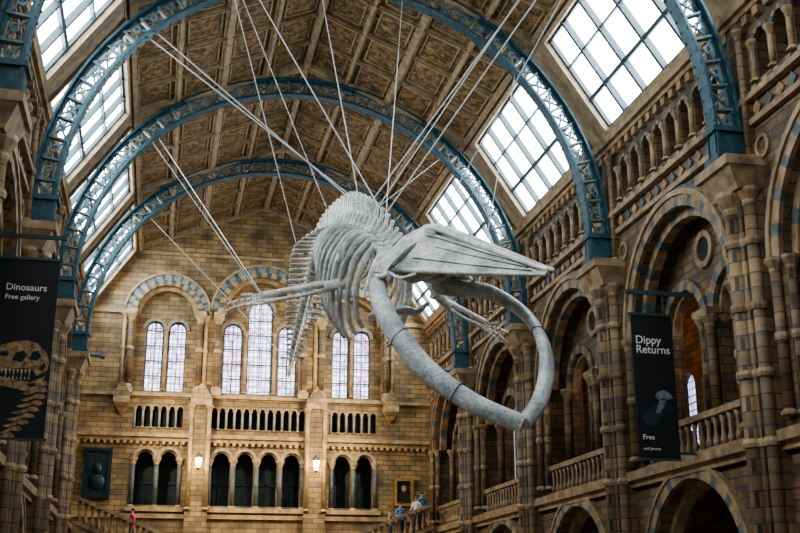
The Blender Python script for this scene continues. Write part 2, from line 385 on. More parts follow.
        for o in (-.42,.42): p.column(y+o,7.85,9.9,13.2,.09,M_pier,M_trim,8,[11.35])
        p.build('clustered_column')
side_wall(1,'wall_right'); side_wall(-1,'wall_left')
b=B(lambda u,w,z:(u,Y0-w,z))
b.cell(XC-HW,XC+HW,FL,lambda u:roofz(u-XC),[(XC,2.2,FL,3)],0,.6,M_side,16)
b.ring(XC,3,2.2,2.6,-.1,0,[M_trim,M_blueSt],17)
b.box(XC-2.3,XC+2.3,.5,.62,FL,5.4,M_teal)
b.build('wall_back')
b=B(); b.box(XC-13.5,XC+13.5,Y0-.6,YE+2,FL-.3,FL,M_floor); b.build('floor')

# ---------------------------------------------------------------- end wall
E=lambda u,w,z:(XC+u,YE+w,z)
b=B(E)
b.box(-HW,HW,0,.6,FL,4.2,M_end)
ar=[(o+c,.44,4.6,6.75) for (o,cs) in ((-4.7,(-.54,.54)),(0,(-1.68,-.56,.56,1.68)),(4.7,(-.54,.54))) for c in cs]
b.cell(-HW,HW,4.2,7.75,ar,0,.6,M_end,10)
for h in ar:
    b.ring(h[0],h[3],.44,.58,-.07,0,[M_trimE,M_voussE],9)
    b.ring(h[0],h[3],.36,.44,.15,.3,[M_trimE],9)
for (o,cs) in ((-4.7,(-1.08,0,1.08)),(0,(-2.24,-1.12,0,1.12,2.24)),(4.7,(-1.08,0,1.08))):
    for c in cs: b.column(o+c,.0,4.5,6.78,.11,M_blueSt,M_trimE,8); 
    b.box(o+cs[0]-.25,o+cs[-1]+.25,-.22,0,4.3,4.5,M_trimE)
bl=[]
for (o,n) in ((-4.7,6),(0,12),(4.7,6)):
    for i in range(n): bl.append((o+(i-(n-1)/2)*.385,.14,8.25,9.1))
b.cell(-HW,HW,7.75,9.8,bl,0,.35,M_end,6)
for h in bl:
    b.column(h[0]-.1925,-.04,8.2,9.15,.055,M_voussE,M_trimE,6); b.ring(h[0],h[3],.14,.19,-.08,0,[M_trimE],6)
b.box(-HW,HW,.35,.4,7.8,9.8,M_dark)  # near-black back, paints the shade inside the baluster arcade recess
big=[(-4.62,1.5,9.95,13.75),(0,1.95,9.95,14.0),(4.62,1.5,9.95,13.75)]
b.cell(-HW,HW,9.8,lambda u:roofz(u),big,0,.6,M_end,18)
wins=[]
for (c,l) in ((-4.62,((-.55,.42,13.15),(.55,.42,13.15))),(0,((-1.36,.48,13.15),(0,.62,14.3),(1.36,.48,13.15))),(4.62,((-.55,.42,13.15),(.55,.42,13.15)))):
    hs=[(c+x,r,10.1,z) for (x,r,z) in l]; wins+=hs
    b.cell(c-2.1,c+2.1,9.8,16.2,hs,.6,.9,M_end,12)
    for h in hs: b.ring(h[0],h[3],h[1],h[1]+.16,.5,.6,[M_trimE,M_voussE],11)
for h in big:
    b.ring(h[0],h[3],h[1],h[1]+.26,-.10,0,[M_trimE,M_blueSt],25); b.ring(h[0],h[3],h[1]+.26,h[1]+.54,-.05,0,[M_voussE,M_blueSt,M_voussE],41)
    b.ring(h[0],h[3],h[1]+.54,h[1]+.64,-.14,0,[M_trimE],25); b.ring(h[0],h[3],h[1]-.2,h[1],.2,.45,[M_trimE],25)
for u in (-6.3,-3.0,-2.12,2.12,3.0,6.3):
    b.column(u,-.12,10.1,13.75,.14,M_pier,M_trimE,10,[12.0]); b.box(u-.25,u+.25,-.32,0,9.8,10.1,M_trimE); b.box(u-.26,u+.26,-.32,0,13.75,13.95,M_trimE)
for u in (-6.62,6.62,-2.72,2.72): b.column(u,-.08,10.1,13.75,.1,M_trimE,M_trimE,8,[12.0])
for u in (-4.62,-.72,.72,4.62): b.column(u,.5,10.1,13.2,.08,M_trimE,M_trimE,8,[11.8])
b.box(-HW,-6.1,-.1,0,13.75,13.95,M_trimE); b.box(6.1,HW,-.1,0,13.75,13.95,M_trimE)
for u in (-2.78,2.78):
    b.box(u-.52,u+.52,-.38,0,FL,9.6,M_end)
    for o in (-.42,.42): b.column(u+o,-.42,4.4,9.3,.1,M_trimE,M_trimE,8,[7.75])
for u in (-2.78,2.78,-6.5,6.5):
    w=.5 if abs(u)<5 else .38
    b.box(u-w,u+w,-.5,0,9.3,9.6,M_trimE)
    b.hex([(u-w-.06,-.5,9.6),(u+w+.06,-.5,9.6),(u+.02,-.5,10.4),(u-.02,-.5,10.4),(u-w-.06,0,9.6),(u+w+.06,0,9.6),(u+.02,0,10.4),(u-.02,0,10.4)],M_end)
    if abs(u)>5: 
        b.hex([(u-.05,-.1,8.8),(u+.05,-.1,8.8),(u+w,-.5,9.3),(u-w,-.5,9.3),(u-.05,0,8.8),(u+.05,0,8.8),(u+w,0,9.3),(u-w,0,9.3)],M_end)
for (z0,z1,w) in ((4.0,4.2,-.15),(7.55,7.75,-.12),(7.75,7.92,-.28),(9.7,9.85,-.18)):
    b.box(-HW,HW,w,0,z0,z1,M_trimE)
b.box(-6,6,-.06,0,16.85,16.98,M_trimE)
for i in range(56): b.box(-8.4+.3*i,-8.26+.3*i,-.2,0,7.42,7.58,M_trimE)
b.box(-HW,HW,1.5,1.6,4.0,7.8,M_teal); b.box(-HW,HW,.6,1.6,3.9,4.2,M_end)
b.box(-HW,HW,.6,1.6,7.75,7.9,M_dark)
for h in ar:
    b.box(h[0]-.03,h[0]+.03,1.4,1.5,4.2,7.2,M_bronze); b.box(h[0]-.44,h[0]+.44,1.4,1.5,5.7,5.8,M_bronze)
b.build('wall_end')
for i,h in enumerate(wins):
    p=B(E); c,r,zb,zs=h
    p.add([(c-r-.05,.85,zb-.05),(c+r+.05,.85,zb-.05),(c+r+.05,.85,zs+r),(c-r-.05,.85,zs+r)],[(0,1,2,3)],M_stain)
    p.box(c-.018,c+.018,.76,.84,zb,zs+r,M_bar)
    z=zb+.75
    while z<zs+.2: p.box(c-r,c+r,.76,.84,z-.025,z+.025,M_bar); z+=.75
    p.ring(c,zs,r-.06,r+.02,.7,.84,[M_bar],12); p.box(c-r,c-r+.05,.7,.84,zb,zs,M_bar); p.box(c+r-.05,c+r,.7,.84,zb,zs,M_bar)
    panes+=1; p.build('window_%d'%panes)
def ball(b,c,r,m,n=12,sx=1,sy=1,sz=1):
    rings=[]
    for j in range(1,n//2+2):
        t=pi*j/(n//2+2)
        rings.append([Vector((c[0]+sx*r*math.sin(t)*math.cos(2*pi*i/n),c[1]+sy*r*math.sin(t)*math.sin(2*pi*i/n),c[2]+sz*r*math.cos(t))) for i in range(n)])
    b.loft(rings,m)
b=B(E)
b.box(-7.98,-6.75,-.12,-.002,4.85,7.15,M_bronze)
for q in ((-7.98,-7.8,4.85,7.15),(-6.9,-6.75,4.85,7.15),(-7.8,-6.9,4.85,5.0),(-7.8,-6.9,7.0,7.15)): b.box(q[0],q[1],-.2,-.1,q[2],q[3],M_teal)
ball(b,(XC-7.35,YE-.2,6.2),.2,M_bronze,12,1,.6,1.3); ball(b,(XC-7.35,YE-.15,5.6),.38,M_bronze,12,1,.36,1.0)
b.build('bronze_relief_plaque')
b=B(E)
b.box(6.72,7.68,-.06,-.002,4.75,6.1,M_dark)
for q in ((6.72,6.86,4.75,6.1),(7.54,7.68,4.75,6.1),(6.86,7.54,4.75,4.89),(6.86,7.54,5.96,6.1)): b.box(q[0],q[1],-.14,-.002,q[2],q[3],M_gold)
M_face=simple('portrait_flesh',(.45,.30,.2),.6); M_coat=simple('portrait_coat',(.03,.02,.02),.6)
b.add([(7.2+.12*math.cos(2*pi*i/14),-.066,5.6+.16*math.sin(2*pi*i/14)) for i in range(14)],[tuple(range(14))],M_face)
b.add([(6.9,-.065,4.9),(7.5,-.065,4.9),(7.42,-.065,5.3),(7.28,-.065,5.45),(7.12,-.065,5.45),(6.98,-.065,5.3)],[(0,1,2,3,4,5)],M_coat)
b.build('framed_portrait')
for u in (-2.78,2.78):
    b=B(E); w=-.72
    b.box(u-.03,u+.03,-.75,-.38,6.95,7.0,M_bar); b.tube([E(u,-.4,6.3),E(u,-.55,6.2),E(u,-.7,6.3)],.025,M_bar,n=6)
    b.lathe(u,w,[(.08,6.3),(.17,6.75)],M_lamp,6,False); b.lathe(u,w,[(.2,6.75),(.06,6.95),(.02,7.05)],M_bar,6,False); b.lathe(u,w,[(.03,6.2),(.1,6.3)],M_bar,6,False)
    b.build('wall_lantern')
    l=bpy.data.lights.new('lantern_light','POINT'); l.energy=70; l.color=(1,.68,.36); l.shadow_soft_size=.2
    o=bpy.data.objects.new('lantern_light',l); o.location=E(u,-1.1,6.6); sc.collection.objects.link(o)

# ---------------------------------------------------------------- stairs
b=B()
for s in (-1,1):
    for i in range(16):
        a0=8.0-.4*i; z=3.5-.16*i; x0,x1=sorted((XC+s*(a0 if i else 8.1),XC+s*(a0-.4)))
        b.box(x0,x1,51.4,YE-.4,FL,z,M_trimE)
    A=lambda a,y,z:(XC+s*a,y,z)
    for (d0,d1,w) in ((1.05,1.22,.16),(0.0,.16,.14)):
        a0,a1=8.0,1.7; z0,z1=3.5,3.5-.4*6.3
        b.hex([A(a0,51.4-w,z0+d0),A(a1,51.4-w,z1+d0),A(a1,51.4+w,z1+d0),A(a0,51.4+w,z0+d0),A(a0,51.4-w,z0+d1),A(a1,51.4-w,z1+d1),A(a1,51.4+w,z1+d1),A(a0,51.4+w,z0+d1)],M_trim)
    for i in range(22):
        a=7.85-.28*i; z=3.5-.4*(8-a); b.lathe(XC+s*a,51.4,[(.07,z+.15),(.1,z+.35),(.05,z+.5),(.05,z+.85),(.1,z+1.05)],M_trim,6)
    b.box(*sorted((XC+s*1.3,XC+s*1.75)),51.15,51.6,FL,2.4,M_trimE)
b.box(XC-1.6,XC+1.6,50,YE-.4,FL,.98,M_trimE); b.box(XC-5,XC+5,50,51.4,FL,.98,M_trimE)
for i in range(15): b.box(XC-4,XC+4,50-.4*(i+1),50-.4*i,FL,.98-.17*(i+1),M_trimE)
b.build('grand_staircase')

# ---------------------------------------------------------------- banners
def txt(s,x,y,z,size,mat,parent):
    c=bpy.data.curves.new('lettering','FONT'); c.body=s; c.size=size; c.extrude=.002; c.space_line=.85; c.offset=size*.012
    o=bpy.data.objects.new('lettering',c); o.location=(x,y,z); o.rotation_euler=(pi/2,0,0); c.materials.append(mat)
    sc.collection.objects.link(o); o.parent=parent; return o
e=empty('hanging_banner')
b=B(); yb=24.0; x0,x1=-3.68,-2.42; z0,z1=3.35,7.17
b.box(x0,x1,yb,yb+.03,z0,z1,M_black); b.box(x0,x1+.06,yb-.02,yb+.05,z1,z1+.06,M_bar); b.box(x0,x1+.06,yb-.02,yb+.05,z0-.05,z0,M_bar)
b.box(-4.1,x1+.1,yb-.03,yb+.05,z1+.5,z1+.58,M_bar); b.box(x0+.3,x0+.33,yb,yb+.03,z1,z1+.5,M_bar); b.box(x1-.1,x1-.07,yb,yb+.03,z1,z1+.5,M_bar)
b.build('banner_cloth',e)
txt('Dinosaurs',x0+.20,yb-.012,z1-.68,.205,M_white,e); txt('Free gallery',x0+.20,yb-.012,z1-.88,.15,M_white,e)
b=B(); q0=x0+.05
def poly(pts,d,m,sx=1.0): b.add([(q0+px*sx,yb-d,z0+pz) for px,pz in pts],[tuple(range(len(pts)))],m)
K=1.12
poly([(.0,1.50),(.03,1.78),(.15,1.93),(.4,2.02),(.62,2.06),(.8,2.0),(.98,1.82),(1.06,1.6),(1.02,1.42),(.85,1.3),(.78,1.42),(.6,1.46),(.4,1.44),(.2,1.38),(.05,1.4)],.004,M_skullp,K)
poly([(.02,1.2),(.2,1.08),(.5,1.02),(.75,.95),(.95,1.05),(1.0,1.3),(.9,1.25),(.75,1.17),(.5,1.2),(.2,1.26),(.05,1.3)],.004,M_skullp,K)
for pts in ([(.68,1.66),(.74,1.82),(.84,1.84),(.9,1.72),(.82,1.62)],[(.38,1.62),(.44,1.78),(.58,1.84),(.64,1.72),(.55,1.58)],[(.12,1.70),(.18,1.80),(.3,1.80),(.3,1.70)],[(.88,1.45),(.96,1.6),(1.0,1.5),(.94,1.4)],[(.70,1.12),(.84,1.16),(.86,1.08),(.74,1.05)]):
    poly(pts,.008,M_black,K)
for i in range(10):
    x=.06+.07*i; L=.15 if i%2 else .10
    poly([(x,1.43),(x+.045,1.43),(x+.025,1.43-L)],.006,M_tooth,K); poly([(x,1.22),(x+.035,1.22),(x+.02,1.22+L*.6)],.006,M_tooth,K)
for i in range(9):
    t=i/8; cx=1.0-.5*t*t-.03; cz=1.15-1.1*t; r=.11-.015*t
    poly([(cx+r*math.cos(k*pi/4+.3)*(1.2 if k%2 else .8),cz+r*math.sin(k*pi/4+.3)*.55) for k in range(8)],.005+.0005*i,M_skullp,K)
    poly([(cx-.05,cz+.03),(cx-.3-.1*math.sin(t*3),cz-.09),(cx-.25,cz-.12),(cx-.05,cz-.03)],.003,M_skullp,K)
b.build('dinosaur_skull_print',e)
e=empty('hanging_banner')
b=B(); yb=25.1; x0,x1=11.22,12.3; z0,z1=3.46,7.01; q0=x0
b.box(x0,x1,yb,yb+.03,z0,z1,M_black); b.box(x0-.06,x1,yb-.02,yb+.05,z1,z1+.06,M_bar); b.box(x0-.06,x1,yb-.02,yb+.05,z0-.05,z0,M_bar)
b.box(x0-.1,12.98,yb-.03,yb+.05,z1+.55,z1+.65,M_bar); b.box(x0+.1,x0+.13,yb,yb+.03,z1,z1+.55,M_bar); b.box(x1-.2,x1-.17,yb,yb+.03,z1,z1+.55,M_bar)
b.box(x1-.02,12.98,yb-.02,yb+.05,z0+.1,z0+.16,M_bar)
b.build('banner_cloth',e)
txt('Dippy\nReturns',x0+.08,yb-.012,z1-.72,.285,M_white,e); txt('Free',x0+.12,yb-.012,z0+.45,.17,M_white,e); txt('until January',x0+.12,yb-.012,z0+.2,.09,M_white,e)
b=B()
M_print=simple('print_grey',(.16,.2,.22),.6,var=.5,scale=8)
poly([(.1,.95),(.25,1.15),(.5,1.3),(.75,1.35),(.95,1.28),(1.0,1.15),(.8,1.12),(.65,1.0),(.5,.8),(.3,.75)],.004,M_bronze)
poly([(.5,1.5),(.58,1.62),(.75,1.68),(.9,1.6),(1.0,1.48),(.92,1.44),(.72,1.46),(.6,1.42)],.005,M_print)
poly([(.62,1.42),(.8,1.42),(.72,1.25),(.6,1.1),(.5,1.1)],.005,M_print)
b.build('sauropod_print',e)

# ---------------------------------------------------------------- WHALE
W=empty('blue_whale_skeleton')
SP=[(6.42,29.5,9.42),(5.85,31,10.7),(5.35,33.5,11.75),(4.95,37,12.0),(5.08,41,11.5),(5.12,44.5,10.75),(5.2,48,9.75)]
dense=catmull(SP,60)
cum=[0]
for i in range(1,len(dense)): cum.append(cum[-1]+(dense[i]-dense[i-1]).length)
def at(s):
    s=max(0,min(cum[-1]-1e-4,s))
    for i in range(1,len(cum)):
        if cum[i]>=s:
            t=(s-cum[i-1])/(cum[i]-cum[i-1]); return dense[i-1].lerp(dense[i],t),(dense[i]-dense[i-1]).normalized()
NV=50; Ltot=cum[-1]
def lerp_tab(tab,x):
    for (a,va),(c,vc) in zip(tab,tab[1:]):
        if x<=c: return va+(vc-va)*(x-a)/(c-a)
    return tab[-1][1]
s_=0
sp=[lerp_tab([(0,.18),(6,.30),(14,.38),(30,.46),(40,.46),(50,.2)],i) for i in range(NV)]
k=Ltot/sum(sp); sp=[x*k for x in sp]
b=B(); frames=[]
for i in range(NV):
    p,T=at(s_+sp[i]/2); s_+=sp[i]
    L=T.cross(Vector((0,0,1))).normalized(); U=L.cross(T).normalized()
    frames.append((p,T,L,U))
    r=lerp_tab([(0,.24),(8,.18),(25,.22),(36,.23),(50,.06)],i); hl=sp[i]*.36
    n=10
    rings=[]
    for (q,rr) in ((-hl,r*1.0),(-hl*.8,r*1.06),(-hl*.4,r*.78),(hl*.4,r*.78),(hl*.8,r*1.06),(hl,r*1.0)):
        rings.append([p+T*q+L*rr*math.cos(2*pi*j/n)+U*rr*math.sin(2*pi*j/n) for j in range(n)])
    b.loft(rings,M_bone); b.tube([p+T*hl,p+T*(hl+sp[i]*.3)],r*.7,M_boneD,n=8)
    def plate(c0,c1,ax,w0,w1,th,m=M_bone):
        nrm=(c1-c0).cross(ax).normalized(); rr=[]
        for (c,w,t) in ((c0,w0,th*1.5),(c0.lerp(c1,.3),w0*.7,th),(c0.lerp(c1,.8),w1*.9,th*.9),(c0.lerp(c1,.95),w1*1.1,th*1.2),(c1,w1*.8,th*.7)):
            rr.append([c-ax*w,c-ax*w*.5+nrm*t,c+ax*w*.5+nrm*t,c+ax*w,c+ax*w*.5-nrm*t,c-ax*w*.5-nrm*t])
        b.loft(rr,m,smooth=False)
    h=lerp_tab([(0,.2),(4,.4),(8,.75),(14,.95),(28,.9),(39,.5),(50,.05)],i)
    lean=lerp_tab([(0,0),(10,.25),(38,.4),(50,.3)],i)
    plate(p+U*r*.7,p+U*(r+h)+T*h*lean,T,sp[i]*.26,sp[i]*.20,.055)
    tl=lerp_tab([(0,.45),(6,.35),(14,.45),(22,.75),(34,.5),(43,.1),(50,.02)],i)
    for sd in (-1,1):
        if tl>.08: plate(p+L*sd*r*.7,p+L*sd*(r+tl)-U*.05+T*tl*.15,T,sp[i]*.16,sp[i]*.22,.045)
        b.tube([p+L*sd*r*.5+U*r*.6,p+L*sd*r*.4+U*(r+.12),p+U*(r+.28)],.045,M_bone,n=5)
    if 30<=i<=46:
        hh=lerp_tab([(30,.25),(34,.5),(46,.1)],i)
        plate(p-U*r*.8+T*sp[i]*.5,p-U*(r+hh)+T*(sp[i]*.5+.1),T,.05,.09,.03)
b.build('vertebral_column',W)
# ribs
b=B()
for kk in range(12):
    i=4+kk; p,T,L,U=frames[i]; t=kk/11
    D=(Vector((0,0,-1))*.9-U*.25).normalized(); Th=Vector((T.x,T.y,0)).normalized()
    w=lerp_tab([(0,.85),(.25,1.2),(.6,1.25),(1,.9)],t); d=lerp_tab([(0,2.3),(.2,3.0),(.5,2.9),(1,1.6)],t)
    for sd in (-1,1):
        pts=catmull([p+L*sd*.2,p+L*sd*w*.6+D*.08,p+L*sd*w*.98+D*d*.28+Th*.08,p+L*sd*w*1.05+D*d*.6+Th*.2,p+L*sd*w*.88+D*d*.88+Th*.3,p+L*sd*w*.58+D*d*1.04+Th*.34],6)
        n=len(pts); thick=1.5 if kk<4 else 1
        rad=[(thick*(.032+.04*math.sin(pi*min(1,.25+q/(n-1)*.75))),thick*.05) for q in range(n)]
        b.tube(pts,rad,M_ribm,up=Th,n=8)
b.build('rib_cage',W)
# skull
f=Vector((.508,-.82,-.264)).normalized(); Lh=Vector((.86,.48,.16)); Lh=(Lh-f*Lh.dot(f)).normalized(); Uh=f.cross(Lh).normalized()
if Uh.z<0: Uh=-Uh
O=Vector((6.42,29.5,9.42)); SL=5.3
def S(t,l,u): return O+f*(SL*t)+Lh*l+Uh*u
ridge=[(0,.30),(.08,.78),(.2,.98),(.3,.90),(.45,.70),(.6,.50),(.8,.25),(1,.0)]
edge=[(0,-.15),(.2,-.22),(.3,-.20),(.6,-.17),(1,-.08)]
wid=[(.2,1.35),(.27,1.15),(.4,1.02),(.55,.85),(.7,.62),(.85,.37),(1,.10)]
b=B()
for sd in (-1,1):
    rr=[]; NJ=14
    def mz(t,x):
        rz=lerp_tab(ridge,t); ez=lerp_tab(edge,t); return ez+(rz-ez)*(1-x**1.35)
    for q in range(25):
        t=.19+.81*q/24; wd=lerp_tab(wid,t); th=.09*(1-t)+.03
        top=[];bot=[]
        for j in range(NJ):
            x=.2+.8*j/(NJ-1); z=mz(t,x)
            gro=(.035 if j%4 in(1,2) else -.03)*(1-t)*(1 if q>2 else 0)
            top.append(S(t,sd*wd*x,z+gro+th*.4)); bot.append(S(t,sd*wd*x,z-th*(1.2-.6*x)))
        rr.append(top+bot[::-1])
    b.loft(rr,M_bone)
    for (x,ta,tb,rd) in ((.30,.24,.97,.034),(.52,.34,.90,.014),(.80,.26,.93,.026)):
        ln=[S(t,sd*lerp_tab(wid,t)*x,mz(t,x)+.04) for t in [ta+(tb-ta)*q/16 for q in range(17)]]
        b.tube(ln,[(rd*2*(1-.6*q/16),.02) for q in range(17)],M_boneD,up=Uh,n=6)  # dark strips paint in the shade of grooves between skull bones
    em=[S(t,sd*lerp_tab(wid,t),lerp_tab(edge,t)) for t in [.24+.76*q/14 for q in range(15)]]
    b.tube(em,[(.07-.003*q,.075-.0035*q) for q in range(15)],M_bone,up=Uh,n=8)
    pm=[S(t,sd*(.12+.10*math.sin(pi*max(0,min(1,(1-t)/.8)))),lerp_tab(ridge,t)+.05) for t in [.16+.86*q/14 for q in range(15)]]
    b.tube(pm,[(.085-.0035*q,.11-.0045*q) for q in range(15)],M_bone,up=Uh,n=8)
    rr=[]
    for q in range(9):
        x=.35+1.2*q/8; half=lerp_tab([(.35,.48),(.8,.34),(1.2,.26),(1.55,.36)],x)
        zc=lerp_tab([(.35,.66),(.9,.32),(1.55,-.22)],x); th=.15-.05*q/8
        rr.append([S(0,sd*x,zc)+f*(SL*.13+half*math.cos(a))+Uh*th*math.sin(a) for a in [2*pi*j/12 for j in range(12)]])
    b.loft(rr,M_bone)
    gap_shade=[S(.13,sd*(.5+.16*q),lerp_tab([(.35,.66),(.9,.32),(1.55,-.22)],.5+.16*q)+.02)+f*.42 for q in range(7)]
    b.tube(gap_shade,[(.06,.06)]*7,M_boneD,up=Uh,n=6)  # solid dark strip, painted as shade in the gap ahead of the brow plate
    gap_shade=[S(.055,sd*(.55+.13*q),lerp_tab([(.35,.66),(.9,.32),(1.55,-.22)],.5+.13*q)-.04) for q in range(6)]
    b.tube(gap_shade,[(.10,.07)]*6,M_boneD,up=Uh,n=6)  # same painted shade for the gap behind the brow plate
    pts=catmull([S(.03,sd*.45,.25),S(.05,sd*.95,.12),S(.06,sd*1.3,-.3),S(.03,sd*1.38,-.85)],4)
    b.tube(pts,[(.32-.012*q,.22-.004*q) for q in range(len(pts))],M_bone,up=f,n=10)
    pts=catmull([S(.06,sd*1.33,-.35),S(.13,sd*1.5,-.42),S(.2,sd*1.52,-.32)],5)
    b.tube(pts,[(.10,.08)]*len(pts),M_bone,up=Uh,n=8)
    pts=catmull([S(.2,sd*1.5,-.3),S(.26,sd*1.4,-.42),S(.32,sd*1.12,-.28)],5); b.tube(pts,.045,M_bone,n=6)
    pts=[S(-.02,sd*.15,.0),S(.02,sd*.5,-.1),S(.06,sd*.8,-.25)]; b.tube(pts,[.2,.26,.2],M_bone,n=10)
    pts=catmull([S(.05,sd*.3,-.35),S(.18,sd*.35,-.42),S(.34,sd*.25,-.1)],5); b.tube(pts,[(.16-.006*q,.16-.006*q) for q in range(len(pts))],M_ribm,n=8)
rr=[]
for (t,w,h0,h1) in ((-.03,.2,-.15,.12),(0,.5,-.3,.4),(.04,.72,-.38,.70),(.09,.74,-.4,.92),(.15,.62,-.32,1.04),(.21,.4,-.15,1.04),(.25,.25,.3,.95)):
    zc=(h0+h1)/2; hh=(h1-h0)/2
    rr.append([S(t,w*math.cos(a)*(1 if math.sin(a)<0 else .9),zc+hh*math.sin(a)) for a in [2*pi*j/14 for j in range(14)]])
b.loft(rr,M_bone)
b.tube([S(.2,0,1.02),S(.25,0,1.06),S(.3,0,.95)],[(.12,.08),(.14,.08),(.06,.04)],M_bone,up=Uh)
b.tube([S(t,0,lerp_tab(ridge,t)-.22*(1-t)-.12) for t in [.1+.88*q/12 for q in range(13)]],[(.12-.007*q,.20-.013*q) for q in range(13)],M_ribm,up=Uh,n=8)
b.build('skull',W)
# mandibles
b=B()
near=catmull([(5.50,28.75,8.62),(5.45,28.4,8.1),(5.65,27.6,7.05),(6.29,26.6,5.75),(7.25,25.9,4.82),(8.42,25.4,4.22)],7)
n=len(near)
b.tube(near,[(.18 if q>3 else .22,lerp_tab([(0,.26),(3,.33),(8,.31),(20,.29),(n-1,.22)],q)) for q in range(n)],M_jaw,up=Vector((.3,-.3,.6)),n=14)
far=catmull([(7.5,30.2,8.98),(7.8,29.8,8.82),(8.7,28.8,8.45),(9.40,27.6,7.46),(9.50,26.6,6.23),(9.06,25.8,5.03),(8.46,25.4,4.25)],7)
n=len(far)
b.tube(far,[(.16 if q>3 else .20,lerp_tab([(0,.24),(3,.28),(10,.27),(26,.27),(n-1,.20)],q)) for q in range(n)],M_jaw,up=Vector((-.5,-.2,.6)),n=14)
for P_,q,d in ((near,4,Vector((0,-.05,.42))),(far,4,Vector((0,0,.36)))):
    b.tube([P_[q],P_[q]+d*.6,P_[q]+d*1.15+Vector((.1,-.1,0))],[.18,.12,.05],M_jaw,n=8)
for P_,qs,rb in ((near,(16,26),.305),(far,(24,),.28)):
    for q in qs:
        b.tube([P_[q],P_[q].lerp(P_[q+1],.15)],[(.19,rb+.01)]*2,M_boneD,up=Vector((.3,-.3,.6)) if P_ is near else Vector((-.5,-.2,.6)),n=14)
b.build('mandibles',W)
def flipper(sh,el,wr,tips,scdir,name):
    b=B(); sh,el,wr=Vector(sh),Vector(el),Vector(wr)
    d=(wr-sh).normalized(); side=d.cross(Vector((0,1,0))).normalized()
    if side.z<0: side=-side
    b.tube([sh,sh.lerp(el,.3),sh.lerp(el,.7),el],[.25,.16,.15,.18],M_bone,n=10)
    for o,r in ((.09,.10),(-.09,.07)):
        pts=catmull([el+side*o,el.lerp(wr,.5)+side*o*1.25,wr+side*o],5)
        b.tube(pts,[r*(1.15-.7*math.sin(pi*q/(len(pts)-1))*.5) for q in range(len(pts))],M_bone,n=8)
    for q in range(4): b.tube([wr+side*(.12-.08*q)+d*.02,wr+side*(.12-.08*q)+d*.16],.05,M_bone,n=6)
    for k,(tp,nn) in enumerate(tips):
        tp=Vector(tp); st=wr+d*.2+side*(.11-.075*k); midp=st.lerp(tp,.5)+side*.04
        pts=catmull([st,midp,tp],8); n=len(pts); seg=nn
        for q in range(seg):
            a=int(q*(n-1)/seg); c=max(a+1,int((q+.8)*(n-1)/seg)); r=.06*(1-.6*q/seg)
            m_=pts[a].lerp(pts[c],.5); b.tube([pts[a],m_,pts[c]],[r*1.15,r*.8,r*1.1],M_bone,n=6)
    sx,top=scdir; sx=Vector(sx); top=Vector(top); rr=[]; th=sx.cross(top-sh).normalized()
    for (q,w,t) in ((0,.16,.14),(.25,.22,.08),(.6,.5,.05),(.9,.75,.045),(1.05,.62,.03)):
        c=sh.lerp(top,q); rr.append([c-sx*w,c-sx*w*.4+th*t,c+sx*w*.4+th*t,c+sx*w,c+sx*w*.4-th*t,c-sx*w*.4-th*t])
    b.loft(rr,M_bone); b.build(name,W)
flipper((4.94,30.7,9.07),(4.23,30.6,8.85),(2.5,30.3,8.33),[((1.85,30.2,8.36),4),((1.45,30.1,8.05),5),((1.18,30,7.68),6),((1.5,30,7.88),4)],((.55,.75,.3),(5.0,30.9,10.3)),'flipper_right_side')
flipper((7.9,32.0,9.3),(8.4,32.2,8.95),(9.5,32.3,8.45),[((10.0,32.2,8.5),4),((10.3,32.1,8.15),5),((10.25,32,7.8),6),((9.9,32,7.85),4)],((-.3,.75,.3),(7.4,32.2,10.4)),'flipper_left_side')
b=B()
p,T,L,U=frames[7]; c=p+Vector((0,-.1,-2.5))
b.tube([c+Vector((.1,-.3,0)),c,c+Vector((-.1,.4,0))],[(.25,.08),(.35,.09),(.1,.05)],M_bone,n=8)
hc=S(.02,0,-1.35)
pts=catmull([hc-Lh*.9+Uh*.2,hc-Lh*.45-Uh*.05,hc,hc+Lh*.45-Uh*.05,hc+Lh*.9+Uh*.2],5); b.tube(pts,[.06+.07*math.sin(pi*q/(len(pts)-1)) for q in range(len(pts))],M_bone,n=8)
for i in (8,16,24,34,44):
    p,T,L,U=frames[i]; b.tube([p-L*.5+U*.0,p+L*.5],.03,M_bar,n=6)
b.build('sternum_and_hyoid',W)
b=B()
def wire(a,c,r=.013): b.tube([Vector(a),Vector(c)],r,M_wire,n=5)
def fp(i,u=.3): p,T,L,U=frames[i]; return p+U*u
def ribpt(yr,u): return (XC+u,yr,10.65+math.sqrt(7.72**2-u*u))
wire(ribpt(30,-5.6),fp(10,.6),.022); wire(ribpt(30,-5.4),fp(12,.6),.022)
wire(ribpt(38,-5.5),fp(42),.018); wire(ribpt(46,-5.6),fp(47),.018)
wire(ribpt(30,-3.2),fp(32),.014); wire(ribpt(30,-2.6),fp(8,.8),.02); wire(ribpt(30,-.6),fp(12,.6),.015)
wire(ribpt(30,2.0),fp(6,.3),.014); wire(ribpt(30,-3.0),fp(20,.9),.014)
for u,i in ((4.9,9),(5.0,11),(5.2,7)): wire(ribpt(22,u),fp(i,.5),.022)
wire(ribpt(22,5.4),S(.2,0,.9),.018); wire(ribpt(30,5.6),far[12],.012)
wire(ribpt(38,5.2),fp(26),.014); wire(ribpt(38,-5.3),(2.5,30.3,8.4),.014)
b.build('suspension_wires',W)

